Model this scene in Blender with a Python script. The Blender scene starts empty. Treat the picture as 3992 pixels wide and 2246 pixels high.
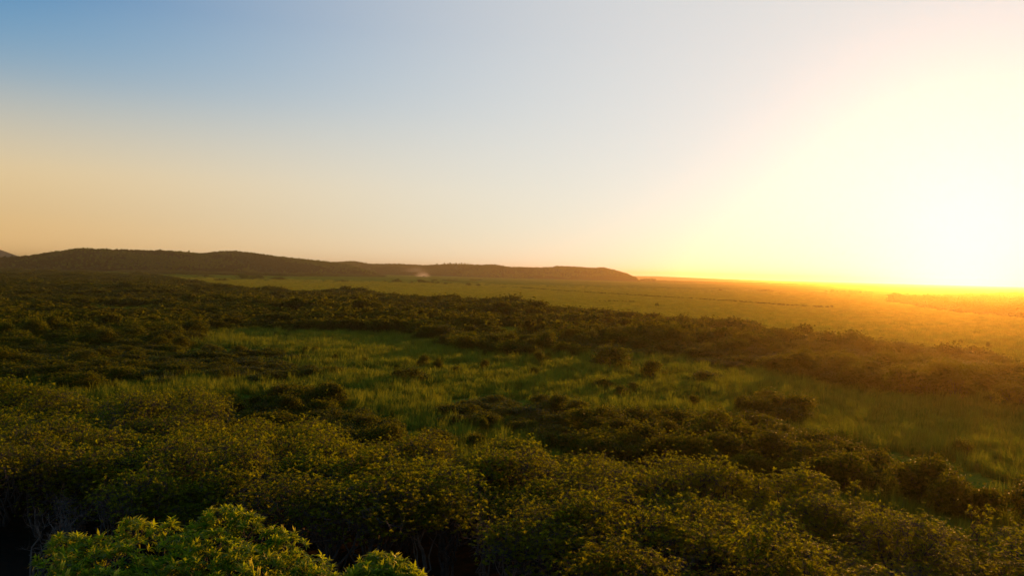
import bpy, math, random
import numpy as np
from mathutils import Matrix, Vector

SC = bpy.context.scene
COL = SC.collection

# ------------------------------------------------------------------ camera
H = 22.0                       # camera height above the marsh
FPX = 3134.0                   # focal length in photograph pixels (3992 wide)
ROLL = 0.0250
PITCH = 0.0185
fwd = Vector((0, math.cos(PITCH), -math.sin(PITCH)))
up0 = Vector((0, math.sin(PITCH), math.cos(PITCH)))
rt0 = Vector((1, 0, 0))
cr, sr = math.cos(ROLL), math.sin(ROLL)
RT = rt0 * cr + up0 * sr       # rolled so that the horizon falls to the right
UP = up0 * cr - rt0 * sr
cd = bpy.data.cameras.new('camera')
cam = bpy.data.objects.new('camera', cd)
COL.objects.link(cam)
m = Matrix.Identity(4)
for i in range(3):
    m[i][0] = RT[i]; m[i][1] = UP[i]; m[i][2] = -fwd[i]
m[0][3], m[1][3], m[2][3] = 0, 0, H
cam.matrix_world = m
cd.sensor_width = 36.0
cd.lens = 36.0 * FPX / 3992.0
cd.clip_start = 0.1
cd.clip_end = 40000
SC.camera = cam

# ------------------------------------------------------------------ sky, sun, exposure
SUN_EL = math.radians(5.0)
SUN_AZ = math.radians(29.6)    # to the right of the view axis (+Y), towards +X
SUN_DIR = Vector((math.sin(SUN_AZ) * math.cos(SUN_EL), math.cos(SUN_AZ) * math.cos(SUN_EL), math.sin(SUN_EL)))
W = bpy.data.worlds.new('World'); SC.world = W; W.use_nodes = True
wn, wl = W.node_tree.nodes, W.node_tree.links
wn.clear()
sky = wn.new('ShaderNodeTexSky'); sky.sky_type = 'NISHITA'; sky.sun_disc = False
sky.sun_elevation = SUN_EL; sky.sun_rotation = SUN_AZ
sky.altitude = 50; sky.air_density = 1.0; sky.dust_density = 0.35; sky.ozone_density = 3.5
bg = wn.new('ShaderNodeBackground'); bg.inputs['Strength'].default_value = 0.05
wl.new(sky.outputs[0], bg.inputs['Color'])
# evening sky: gold at the horizon, blue overhead, a broad pale aureole round the low sun
tc = wn.new('ShaderNodeTexCoord'); sep = wn.new('ShaderNodeSeparateXYZ'); wl.new(tc.outputs['Generated'], sep.inputs[0])
ramp = wn.new('ShaderNodeValToRGB'); wl.new(sep.outputs['Z'], ramp.inputs[0])
SKY_RAMP = [(0.0, (0.74, 0.41, 0.14)), (0.05, (0.68, 0.385, 0.12)), (0.11, (0.65, 0.455, 0.21)), (0.19, (0.25, 0.32, 0.36)), (0.28, (0.0, 0.16, 0.365)), (1.0, (0.0, 0.06, 0.24))]
els = ramp.color_ramp.elements
while len(els) < len(SKY_RAMP): els.new(0.5)
for e_, (p_, c_) in zip(els, SKY_RAMP): e_.position = p_; e_.color = (*c_, 1)
ramp.color_ramp.interpolation = 'CARDINAL'
dt = wn.new('ShaderNodeVectorMath'); dt.operation = 'DOT_PRODUCT'; wl.new(tc.outputs['Generated'], dt.inputs[0]); dt.inputs[1].default_value = SUN_DIR
def wmath(op, a_, b_=None):
    k = wn.new('ShaderNodeMath'); k.operation = op
    for i_, v_ in enumerate((a_, b_)):
        if v_ is None: continue
        if isinstance(v_, float): k.inputs[i_].default_value = v_
        else: wl.new(v_, k.inputs[i_])
    return k.outputs[0]
th_ = wmath('DIVIDE', wmath('ARCCOSINE', wmath('MINIMUM', dt.outputs['Value'], 1.0)), 0.85)
w_ = wmath('EXPONENT', wmath('MULTIPLY', wmath('POWER', th_, 3.0), -1.0))
mixc = wn.new('ShaderNodeMixRGB'); wl.new(w_, mixc.inputs[0]); wl.new(ramp.outputs[0], mixc.inputs[1])
mixc.inputs[2].default_value = (0.70, 0.648, 0.560, 1)
bg2 = wn.new('ShaderNodeBackground'); bg2.inputs['Strength'].default_value = 1.0; wl.new(mixc.outputs[0], bg2.inputs['Color'])
addw = wn.new('ShaderNodeAddShader'); wl.new(bg.outputs[0], addw.inputs[0]); wl.new(bg2.outputs[0], addw.inputs[1])
wo = wn.new('ShaderNodeOutputWorld'); wl.new(addw.outputs[0], wo.inputs['Surface'])

ld = bpy.data.lights.new('sun', 'SUN'); sun = bpy.data.objects.new('sun', ld); COL.objects.link(sun)
ld.energy = 5.0; ld.angle = math.radians(0.6); ld.color = (1.0, 0.42, 0.08)
sun.rotation_euler = (-SUN_DIR).to_track_quat('-Z', 'Y').to_euler()
sun.location = (40, 60, 60)

SC.view_settings.view_transform = 'Standard'; SC.view_settings.look = 'None'
SC.view_settings.exposure = 0.0; SC.view_settings.gamma = 1.0
cy = SC.cycles
cy.max_bounces = 5; cy.diffuse_bounces = 3; cy.glossy_bounces = 2; cy.transmission_bounces = 3
cy.transparent_max_bounces = 6; cy.volume_bounces = 0
cy.use_denoising = True
cy.volume_step_rate = 2.0

# ------------------------------------------------------------------ helpers
def ray(px, py):
    """direction through a photograph pixel"""
    return fwd + RT * ((px - 1996.0) / FPX) - UP * ((py - 1123.0) / FPX)
def ground_at(px, py, z=0.0):
    d = ray(px, py); t = (z - H) / d.z
    return Vector((d.x * t, d.y * t, z))
FW, RTn, UPn = np.array(fwd), np.array(RT), np.array(UP)
def project(p):
    q = p - np.array([0, 0, H])
    f = q @ FW
    return 1996 + FPX * (q @ RTn) / f, 1123 - FPX * (q @ UPn) / f
def smooth(a, b, x):
    t = np.clip((x - a) / (b - a), 0, 1); return t * t * (3 - 2 * t)

# value noise in numpy -------------------------------------------------
_P = np.random.RandomState(5).rand(256, 256)
def vnoise(x, y):
    xi = np.floor(x).astype(int); yi = np.floor(y).astype(int)
    fx = x - xi; fy = y - yi; fx = fx * fx * (3 - 2 * fx); fy = fy * fy * (3 - 2 * fy)
    a = _P[xi & 255, yi & 255]; b = _P[(xi + 1) & 255, yi & 255]
    c = _P[xi & 255, (yi + 1) & 255]; d = _P[(xi + 1) & 255, (yi + 1) & 255]
    return (a * (1 - fx) + b * fx) * (1 - fy) + (c * (1 - fx) + d * fx) * fy
def fbm(x, y, o=4):
    s = 0; a = 0.5
    for k in range(o):
        s = s + a * (vnoise(x + 17.3 * k, y - 9.1 * k) - 0.5); x = x * 2.03; y = y * 2.03; a *= 0.5
    return s

def ground_z(x, y):
    x = np.asarray(x, float); y = np.asarray(y, float)
    edge = 76 - 0.45 * np.clip(x, -80, 80)
    t = np.clip(edge - y, 0, 95)
    z = 0.075 * t * smooth(0, 30, t)
    return z + 0.5 * fbm(x / 14, y / 14, 3) * smooth(400, 100, np.hypot(x, y))

def make_mesh(name, verts, faces, tint=None, mat_idx=None, mats=(), smooth_shade=False):
    """faces: (M,k) int array of one k, or list of such arrays"""
    if isinstance(faces, np.ndarray): faces = [faces]
    me = bpy.data.meshes.new(name)
    verts = np.asarray(verts, np.float32)
    me.vertices.add(len(verts)); me.vertices.foreach_set('co', verts.ravel())
    loops = np.concatenate([f.ravel() for f in faces]).astype(np.int32)
    sizes = np.concatenate([np.full(len(f), f.shape[1], np.int32) for f in faces])
    starts = np.concatenate([[0], np.cumsum(sizes)[:-1]]).astype(np.int32)
    me.loops.add(len(loops)); me.loops.foreach_set('vertex_index', loops)
    me.polygons.add(len(sizes)); me.polygons.foreach_set('loop_start', starts)
    me.polygons.foreach_set('loop_total', sizes)
    if mat_idx is not None: me.polygons.foreach_set('material_index', np.asarray(mat_idx, np.int32))
    if smooth_shade: me.polygons.foreach_set('use_smooth', np.ones(len(sizes), bool))
    for mt in mats: me.materials.append(mt)
    if tint is not None:
        a = me.attributes.new('tint', 'FLOAT', 'POINT'); a.data.foreach_set('value', np.asarray(tint, np.float32))
    me.update(calc_edges=True); me.validate()
    return me

def link(name, data, parent=None, loc=None, rotz=0.0, scale=None):
    o = bpy.data.objects.new(name, data); COL.objects.link(o)
    if parent: o.parent = parent
    if loc is not None: o.location = loc
    o.rotation_euler[2] = rotz
    if scale is not None: o.scale = scale
    return o
def tag(o, label=None, cat=None, group=None, kind=None):
    if label: o['label'] = label
    if cat: o['category'] = cat
    if group: o['group'] = group
    if kind: o['kind'] = kind
    return o

# ------------------------------------------------------------------ materials
def new_mat(name):
    mt = bpy.data.materials.new(name); mt.use_nodes = True
    n = mt.node_tree.nodes; n.clear()
    return mt, n, mt.node_tree.links
def leaf_mat(name, dark, light, trans, tw=0.4, rough=0.4, spec=0.5, hue_var=0.06, rw=0.5, tmix=0.75, p0=0.1):
    mt, n, l = new_mat(name)
    at = n.new('ShaderNodeAttribute'); at.attribute_name = 'tint'
    oi = n.new('ShaderNodeObjectInfo')
    ad = n.new('ShaderNodeMath'); ad.operation = 'MULTIPLY_ADD'
    l.new(oi.outputs['Random'], ad.inputs[0]); ad.inputs[1].default_value = rw
    mu = n.new('ShaderNodeMath'); mu.operation = 'MULTIPLY'; mu.inputs[1].default_value = 1.1 - rw
    l.new(at.outputs['Fac'], mu.inputs[0]); l.new(mu.outputs[0], ad.inputs[2])
    rp = n.new('ShaderNodeValToRGB')
    rp.color_ramp.elements[0].color = (*dark, 1); rp.color_ramp.elements[1].color = (*light, 1)
    rp.color_ramp.elements[0].position = p0; rp.color_ramp.elements[1].position = 1.0
    l.new(ad.outputs[0], rp.inputs[0])
    hs = n.new('ShaderNodeHueSaturation')
    mr = n.new('ShaderNodeMapRange'); mr.inputs[3].default_value = 0.5 - hue_var; mr.inputs[4].default_value = 0.5 + hue_var * 0.5
    wn_ = n.new('ShaderNodeTexWhiteNoise'); wn_.noise_dimensions = '1D'
    l.new(oi.outputs['Random'], wn_.inputs['W']); l.new(wn_.outputs[0], mr.inputs[0]); l.new(mr.outputs[0], hs.inputs['Hue'])
    l.new(rp.outputs[0], hs.inputs['Color'])
    pb = n.new('ShaderNodeBsdfPrincipled'); pb.inputs['Roughness'].default_value = rough
    pb.inputs['Specular IOR Level'].default_value = spec
    pb.inputs['Specular Tint'].default_value = (1.0, 0.85, 0.35, 1)
    l.new(hs.outputs[0], pb.inputs['Base Color'])
    tr = n.new('ShaderNodeBsdfTranslucent')
    mx = n.new('ShaderNodeMixRGB'); mx.blend_type = 'MIX'; mx.inputs[0].default_value = tmix
    mx.inputs[2].default_value = (*trans, 1); l.new(hs.outputs[0], mx.inputs[1]); l.new(mx.outputs[0], tr.inputs['Color'])
    ms = n.new('ShaderNodeMixShader'); ms.inputs[0].default_value = tw
    l.new(pb.outputs[0], ms.inputs[1]); l.new(tr.outputs[0], ms.inputs[2])
    o = n.new('ShaderNodeOutputMaterial'); l.new(ms.outputs[0], o.inputs['Surface'])
    return mt
def bark_mat(name, c1, c2, scale=6.0):
    mt, n, l = new_mat(name)
    tc = n.new('ShaderNodeTexCoord'); nz = n.new('ShaderNodeTexNoise'); nz.inputs['Scale'].default_value = scale
    nz.inputs['Detail'].default_value = 6
    l.new(tc.outputs['Object'], nz.inputs['Vector'])
    rp = n.new('ShaderNodeValToRGB'); rp.color_ramp.elements[0].color = (*c1, 1); rp.color_ramp.elements[1].color = (*c2, 1)
    rp.color_ramp.elements[0].position = 0.35; rp.color_ramp.elements[1].position = 0.7
    l.new(nz.outputs[0], rp.inputs[0])
    pb = n.new('ShaderNodeBsdfPrincipled'); pb.inputs['Roughness'].default_value = 0.8
    l.new(rp.outputs[0], pb.inputs['Base Color'])
    bp = n.new('ShaderNodeBump'); bp.inputs['Strength'].default_value = 0.4; bp.inputs['Distance'].default_value = 0.02
    l.new(nz.outputs[0], bp.inputs['Height']); l.new(bp.outputs[0], pb.inputs['Normal'])
    o = n.new('ShaderNodeOutputMaterial'); l.new(pb.outputs[0], o.inputs['Surface'])
    return mt

M_OAK = leaf_mat('oak_leaf', (0.016, 0.028, 0.0006), (0.120, 0.140, 0.002), (0.55, 0.60, 0.003), 0.48, 0.50, 0.015, 0.06, 0.45, 0.6, 0.2)
M_BRIGHT = leaf_mat('bright_leaf', (0.045, 0.10, 0.003), (0.15, 0.225, 0.006), (0.60, 0.72, 0.009), 0.50, 0.40, 0.12, 0.03)
M_ALDER = leaf_mat('alder_leaf', (0.010, 0.020, 0.001), (0.050, 0.068, 0.002), (0.26, 0.28, 0.004), 0.38, 0.5, 0.02)
M_FAR = leaf_mat('scrub_leaf', (0.010, 0.019, 0.001), (0.046, 0.060, 0.003), (0.22, 0.23, 0.005), 0.36, 0.6, 0.01)
M_FOREST = leaf_mat('forest_leaf', (0.010, 0.026, 0.001), (0.070, 0.105, 0.004), (0.20, 0.24, 0.006), 0.35, 0.7, 0.02, 0.06, 0.7)
M_REED = leaf_mat('reed_blade', (0.022, 0.046, 0.003), (0.165, 0.205, 0.015), (0.36, 0.42, 0.018), 0.45, 0.6, 0.05, 0.06, 0.75, 0.55)
M_SEDGE = leaf_mat('sedge_blade', (0.085, 0.102, 0.006), (0.27, 0.285, 0.018), (0.44, 0.45, 0.02), 0.45, 0.6, 0.05, 0.04, 0.7, 0.55)
M_BARK = bark_mat('grey_bark', (0.016, 0.012, 0.007), (0.055, 0.043, 0.026))
M_DEAD = bark_mat('weathered_wood', (0.045, 0.035, 0.022), (0.13, 0.105, 0.068))
M_BROWNBARK = bark_mat('brown_bark', (0.05, 0.035, 0.02), (0.11, 0.08, 0.05))

def ground_mat():
    mt, n, l = new_mat('marsh_ground')
    geo = n.new('ShaderNodeNewGeometry')
    def noise(scale, det=5, rough=0.55, sc=(1, 1, 1)):
        mp = n.new('ShaderNodeMapping'); mp.inputs['Scale'].default_value = sc
        l.new(geo.outputs['Position'], mp.inputs['Vector'])
        z = n.new('ShaderNodeTexNoise'); z.inputs['Scale'].default_value = scale; z.inputs['Detail'].default_value = det
        z.inputs['Roughness'].default_value = rough
        l.new(mp.outputs[0], z.inputs['Vector']); return z
    a = noise(0.006, 6, 0.6); b = noise(0.05, 6, 0.65); c = noise(0.8, 5, 0.7)
    m1 = n.new('ShaderNodeMath'); m1.operation = 'MULTIPLY_ADD'; m1.inputs[1].default_value = 0.6
    l.new(b.outputs[0], m1.inputs[0])
    m2 = n.new('ShaderNodeMath'); m2.operation = 'MULTIPLY'; m2.inputs[1].default_value = 0.55
    l.new(a.outputs[0], m2.inputs[0]); l.new(m2.outputs[0], m1.inputs[2])
    rp = n.new('ShaderNodeValToRGB')
    e = rp.color_ramp.elements
    e[0].position = 0.40; e[0].color = (0.045, 0.056, 0.003, 1)
    e[1].position = 0.75; e[1].color = (0.24, 0.245, 0.014, 1)
    e.new(0.56).color = (0.14, 0.165, 0.009, 1)
    l.new(m1.outputs[0], rp.inputs[0])
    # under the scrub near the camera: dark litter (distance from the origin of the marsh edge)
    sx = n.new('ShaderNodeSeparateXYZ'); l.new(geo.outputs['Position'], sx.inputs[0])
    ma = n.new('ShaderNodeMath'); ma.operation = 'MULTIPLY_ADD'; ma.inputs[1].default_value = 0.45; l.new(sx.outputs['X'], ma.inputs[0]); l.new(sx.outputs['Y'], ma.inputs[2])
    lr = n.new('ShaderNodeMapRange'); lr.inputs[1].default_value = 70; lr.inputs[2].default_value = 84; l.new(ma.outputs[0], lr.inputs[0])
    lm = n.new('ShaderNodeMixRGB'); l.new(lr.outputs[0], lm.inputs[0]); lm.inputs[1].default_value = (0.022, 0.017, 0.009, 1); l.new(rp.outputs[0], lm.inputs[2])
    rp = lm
    pb = n.new('ShaderNodeBsdfPrincipled'); pb.inputs['Roughness'].default_value = 0.9
    pb.inputs['Specular IOR Level'].default_value = 0.0
    pb.inputs['Sheen Weight'].default_value = 0.0; pb.inputs['Sheen Roughness'].default_value = 0.5
    l.new(rp.outputs[0], pb.inputs['Base Color']); l.new(rp.outputs[0], pb.inputs['Sheen Tint'])
    bp = n.new('ShaderNodeBump'); bp.inputs['Strength'].default_value = 0.8; bp.inputs['Distance'].default_value = 0.6
    l.new(c.outputs[0], bp.inputs['Height']); l.new(bp.outputs[0], pb.inputs['Normal'])
    o = n.new('ShaderNodeOutputMaterial'); l.new(pb.outputs[0], o.inputs['Surface'])
    return mt
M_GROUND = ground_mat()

# ------------------------------------------------------------------ ground
def build_ground():
    r = [0.0, 6]
    while r[-1] < 16000: r.append(r[-1] * 1.045 + 0.6)
    r = np.array(r); na = 256
    a = np.linspace(0, 2 * np.pi, na, endpoint=False)
    R, A = np.meshgrid(r[1:], a, indexing='ij')
    x, y = R * np.sin(A), R * np.cos(A)
    z = ground_z(x, y)
    v = np.concatenate([[[0, 0, float(ground_z(0, 0))]], np.stack([x, y, z], -1).reshape(-1, 3)])
    nr = len(r) - 1
    i, j = np.meshgrid(np.arange(nr - 1), np.arange(na), indexing='ij')
    q = np.stack([1 + i * na + j, 1 + i * na + (j + 1) % na, 1 + (i + 1) * na + (j + 1) % na, 1 + (i + 1) * na + j], -1).reshape(-1, 4)[:, ::-1]
    jj = np.arange(na); t = np.stack([np.zeros(na, int), 1 + (jj + 1) % na, 1 + jj], -1)
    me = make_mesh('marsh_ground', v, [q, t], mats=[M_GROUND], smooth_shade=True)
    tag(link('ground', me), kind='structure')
build_ground()

# ------------------------------------------------------------------ hills
S = 3992 / 2575.0
def skyline_fn(pts):
    p = np.array(pts, float) * S
    az, el = [], []
    for px, py in p:
        d = ray(px, py); az.append(math.atan2(d.x, d.y)); el.append(d.z / math.hypot(d.x, d.y))
    return np.array(az), np.array(el)
HILL_FN = {}
def hill_mesh(name, pts, D, W_front, W_back, tree_h, bump, seed, az_ext=0.02, nd=60, step=0.0016):
    az, el = skyline_fn(pts)
    def zfun(a, d):
        Dr = np.interp(a, az, np.full(len(az), 1.0)) * (D(a) if callable(D) else D)
        h = H + np.interp(a, az, el) * Dr - tree_h
        taper = smooth(az[0] - az_ext, az[0], a) * smooth(az[-1] + az_ext, az[-1], a)
        x, y = d * np.sin(a), d * np.cos(a)
        n1 = fbm(x / 260 + seed, y / 260, 4)
        t = (d - Dr)
        wf = W_front * (1 + 0.9 * n1)
        s = np.where(t < 0, np.clip(1 + t / wf, 0, 1), np.clip(1 - t / W_back, 0, 1))
        prof = np.where(t < 0, smooth(0, 1, s) * 0.55 + 0.45 * np.sin(s * np.pi / 2), smooth(0, 1, s))
        spur = fbm(x / 130 + seed * 3, y / 130, 4) * bump * np.sin(np.pi * np.clip(s, 0, 1)) * (t < 0)
        z = np.maximum(h, 0) * taper * np.clip(prof, 0, 1) + spur
        return z - 0.6 * (s <= 0.02) - 0.4
    a = np.arange(az[0] - az_ext, az[-1] + az_ext, step)
    Dm = D(a).mean() if callable(D) else D
    dmin = (D(a).min() if callable(D) else D) - W_front * 1.5
    dmax = (D(a).max() if callable(D) else D) + W_back
    d = np.linspace(dmin, dmax, nd)
    A, Dd = np.meshgrid(a, d, indexing='ij')
    z = zfun(A, Dd)
    v = np.stack([Dd * np.sin(A), Dd * np.cos(A), z], -1).reshape(-1, 3)
    i, j = np.meshgrid(np.arange(len(a) - 1), np.arange(nd - 1), indexing='ij')
    q = np.stack([i * nd + j, (i + 1) * nd + j, (i + 1) * nd + j + 1, i * nd + j + 1], -1).reshape(-1, 4)
    HILL_FN[name] = (zfun, a[0], a[-1], dmin, dmax, D)
    return v, q

def hill_mat(name, c1, c2):
    mt, n, l = new_mat(name)
    geo = n.new('ShaderNodeNewGeometry')
    nz = n.new('ShaderNodeTexNoise'); nz.inputs['Scale'].default_value = 0.02; nz.inputs['Detail'].default_value = 7
    nz.inputs['Roughness'].default_value = 0.7
    l.new(geo.outputs['Position'], nz.inputs['Vector'])
    rp = n.new('ShaderNodeValToRGB'); rp.color_ramp.elements[0].color = (*c1, 1); rp.color_ramp.elements[1].color = (*c2, 1)
    rp.color_ramp.elements[0].position = 0.35; rp.color_ramp.elements[1].position = 0.65
    l.new(nz.outputs[0], rp.inputs[0])
    pb = n.new('ShaderNodeBsdfPrincipled'); pb.inputs['Roughness'].default_value = 0.95; pb.inputs['Specular IOR Level'].default_value = 0.05
    l.new(rp.outputs[0], pb.inputs['Base Color'])
    o = n.new('ShaderNodeOutputMaterial'); l.new(pb.outputs[0], o.inputs['Surface'])
    return mt
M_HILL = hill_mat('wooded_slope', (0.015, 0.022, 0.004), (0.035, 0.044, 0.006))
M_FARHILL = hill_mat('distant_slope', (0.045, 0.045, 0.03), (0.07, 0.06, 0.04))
HILLS = [
    # name, skyline, distance, front width, back width, tree height, bump
    ('hill', [(-160, 655), (-60, 650), (0, 649), (60, 646), (100, 640), (150, 632), (205, 625), (250, 627), (300, 629), (380, 631), (430, 633),
              (475, 637), (510, 638), (550, 633), (590, 632), (620, 637), (700, 646), (790, 655), (860, 664), (900, 673), (940, 684), (965, 691)],
     lambda a: 2850 + 250 * smooth(-0.45, -0.25, a), 420, 500, 6, 34, 1.0),
    ('hill', [(800, 662), (855, 659), (880, 657), (905, 659), (925, 664), (1000, 664), (1060, 668), (1130, 665), (1200, 667), (1245, 666), (1280, 672),
              (1340, 673), (1390, 673), (1400, 670), (1450, 672), (1480, 674), (1520, 674), (1550, 682), (1575, 688), (1595, 697), (1610, 706)],
     lambda a: 4250 - 450 * smooth(-0.15, 0.0, a), 420, 500, 6, 30, 7.0),
    ('hill', [(880, 688), (930, 674), (980, 670), (1030, 675), (1055, 684), (1068, 693)], 3800, 160, 300, 6, 6, 3.0),
]
HILL_OBJ = []
for k, (nm, pts, D, wf, wb, th, bp_, sd) in enumerate(HILLS):
    v, q = hill_mesh('hill%d' % k, pts, D, wf, wb, th, bp_, sd)
    o = link('hill', make_mesh('hill', v, q, mats=[M_HILL], smooth_shade=True)); tag(o, kind='structure'); HILL_OBJ.append(o)
FARH = [
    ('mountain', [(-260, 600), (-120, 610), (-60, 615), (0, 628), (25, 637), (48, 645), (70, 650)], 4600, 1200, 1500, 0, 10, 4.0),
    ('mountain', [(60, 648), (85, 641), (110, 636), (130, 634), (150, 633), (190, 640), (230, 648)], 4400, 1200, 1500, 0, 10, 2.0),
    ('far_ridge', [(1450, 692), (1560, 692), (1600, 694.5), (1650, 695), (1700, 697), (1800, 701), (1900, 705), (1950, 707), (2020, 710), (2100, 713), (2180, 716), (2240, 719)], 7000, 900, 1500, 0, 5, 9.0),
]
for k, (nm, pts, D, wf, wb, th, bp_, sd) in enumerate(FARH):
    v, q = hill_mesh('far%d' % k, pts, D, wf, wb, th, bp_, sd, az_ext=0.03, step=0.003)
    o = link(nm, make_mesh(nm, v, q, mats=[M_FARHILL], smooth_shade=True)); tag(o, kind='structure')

# ------------------------------------------------------------------ haze
def build_haze():
    me = bpy.data.meshes.new('haze')
    x0, x1, y0, y1, z0, z1 = -9000, 12000, -400, 13500, -3, 92
    v = [(x, y, z) for z in (z0, z1) for x, y in ((x0, y0), (x1, y0), (x1, y1), (x0, y1))]
    f = [(3, 2, 1, 0), (4, 5, 6, 7), (0, 1, 5, 4), (1, 2, 6, 5), (2, 3, 7, 6), (3, 0, 4, 7)]
    me.from_pydata(v, [], f)
    mt, n, l = new_mat('haze_air')
    pv = n.new('ShaderNodeVolumePrincipled')
    pv.inputs['Color'].default_value = (0.95, 0.71, 0.33, 1)  # haze tinted so its own colour carries the sun's gold and lens glare
    pv.inputs['Density'].default_value = 0.000092
    pv.inputs['Anisotropy'].default_value = 0.885
    o = n.new('ShaderNodeOutputMaterial'); l.new(pv.outputs[0], o.inputs['Volume'])
    me.materials.append(mt)
    tag(link('haze', me), 'thin evening haze lying over the marsh, sun glow put into its colour', 'haze', kind='stuff')
build_haze()

# ------------------------------------------------------------------ plant geometry
def rot_rand(rs, n, up_bias=0.0):
    """n random unit normals, pulled upwards by up_bias"""
    v = rs.normal(size=(n, 3)); v /= np.linalg.norm(v, axis=1)[:, None]
    v[:, 2] += up_bias; v /= np.linalg.norm(v, axis=1)[:, None]
    return v
def frame(nrm, rs):
    r = rs.normal(size=nrm.shape); t = np.cross(nrm, r); t /= np.linalg.norm(t, axis=1)[:, None] + 1e-9
    return t, np.cross(nrm, t)
def leaf_quads(c, t, b, nrm, length, width, bend=0.15):
    """leaves as two faces folded on the midrib: base, left, tip, right -> (6 verts, 2 quads)"""
    L = length[:, None]; Wd = width[:, None]
    p0 = c; p3 = c + t * L - nrm * (bend * L)
    m0 = c + t * L * 0.55 - nrm * (bend * 0.15 * L)
    l = c + t * L * 0.5 + b * Wd * 0.5 + nrm * Wd * 0.12
    r = c + t * L * 0.5 - b * Wd * 0.5 + nrm * Wd * 0.12
    V = np.stack([p0, l, p3, r, m0], 1)
    n = len(c); base = (np.arange(n) * 5)[:, None]
    f1 = base + np.array([[0, 4, 1]]); f2 = base + np.array([[4, 2, 1]]); f3 = base + np.array([[0, 3, 4]]); f4 = base + np.array([[4, 3, 2]])
    return V.reshape(-1, 3), np.concatenate([f1, f2, f3, f4])
def rosettes(cent, axis, rs, nleaf, length, width, droop=0.25, spread=(0.9, 1.35)):
    """whorls of leaves at twig ends"""
    n = len(cent)
    ct = np.repeat(cent, nleaf, 0); ax = np.repeat(axis, nleaf, 0)
    u, v = frame(axis, rs); u = np.repeat(u, nleaf, 0); v = np.repeat(v, nleaf, 0)
    ph = (np.tile(np.arange(nleaf), n) * 2.399 + np.repeat(rs.rand(n) * 6.28, nleaf) + rs.normal(size=n * nleaf) * 0.2)[:, None]
    rad = u * np.cos(ph) + v * np.sin(ph)
    tilt = (spread[0] + rs.rand(n * nleaf) * (spread[1] - spread[0]))[:, None]
    t = rad * np.sin(tilt) + ax * np.cos(tilt)
    b = np.cross(ax, rad); nn = np.cross(t, b); nn /= np.linalg.norm(nn, axis=1)[:, None] + 1e-9
    flip = np.where((nn * ax).sum(1) < 0, -1.0, 1.0)[:, None]; nn = nn * flip
    sc = np.repeat(0.75 + 0.5 * rs.rand(n), nleaf) * (0.8 + 0.4 * rs.rand(n * nleaf))
    V, F = leaf_quads(ct + ax * 0.02, t, b, nn, length * sc, width * sc, droop)
    tint = np.repeat(np.clip(np.repeat(rs.rand(n), nleaf) * 0.6 + rs.rand(n * nleaf) * 0.4, 0, 1), 5)
    return V, F, tint
class Tubes:
    def __init__(s): s.v = []; s.f = []; s.n = 0
    def add(s, pts, rad, sides=5):
        pts = np.asarray(pts, float); rad = np.asarray(rad, float); k = len(pts)
        d = np.gradient(pts, axis=0); d /= np.linalg.norm(d, axis=1)[:, None] + 1e-9
        ref = np.array([0.3, 0.2, 1.0]) if abs(d[0, 2]) < 0.8 else np.array([1.0, 0.2, 0.1])
        u = np.cross(d, ref); u /= np.linalg.norm(u, axis=1)[:, None] + 1e-9; w = np.cross(d, u)
        a = np.arange(sides) * 2 * np.pi / sides
        ring = pts[:, None] + rad[:, None, None] * (u[:, None] * np.cos(a)[None, :, None] + w[:, None] * np.sin(a)[None, :, None])
        s.v.append(ring.reshape(-1, 3))
        i, j = np.meshgrid(np.arange(k - 1), np.arange(sides), indexing='ij')
        q = np.stack([i * sides + j, i * sides + (j + 1) % sides, (i + 1) * sides + (j + 1) % sides, (i + 1) * sides + j], -1).reshape(-1, 4)
        s.f.append(q + s.n); s.n += k * sides
    def mesh(s, name, mat):
        return make_mesh(name, np.concatenate(s.v), np.concatenate(s.f), mats=[mat], smooth_shade=True)
def curve_pts(a, b, rs, n=5, wob=0.1, sag=0.0):
    t = np.linspace(0, 1, n)[:, None]; L = np.linalg.norm(b - a)
    p = a + (b - a) * t
    off = rs.normal(size=(n, 3)) * wob * L; off[0] = 0; off[-1] = 0
    p = p + off * np.sin(t * np.pi); p[:, 2] += sag * L * np.sin(t[:, 0] * np.pi)
    return p

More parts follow.
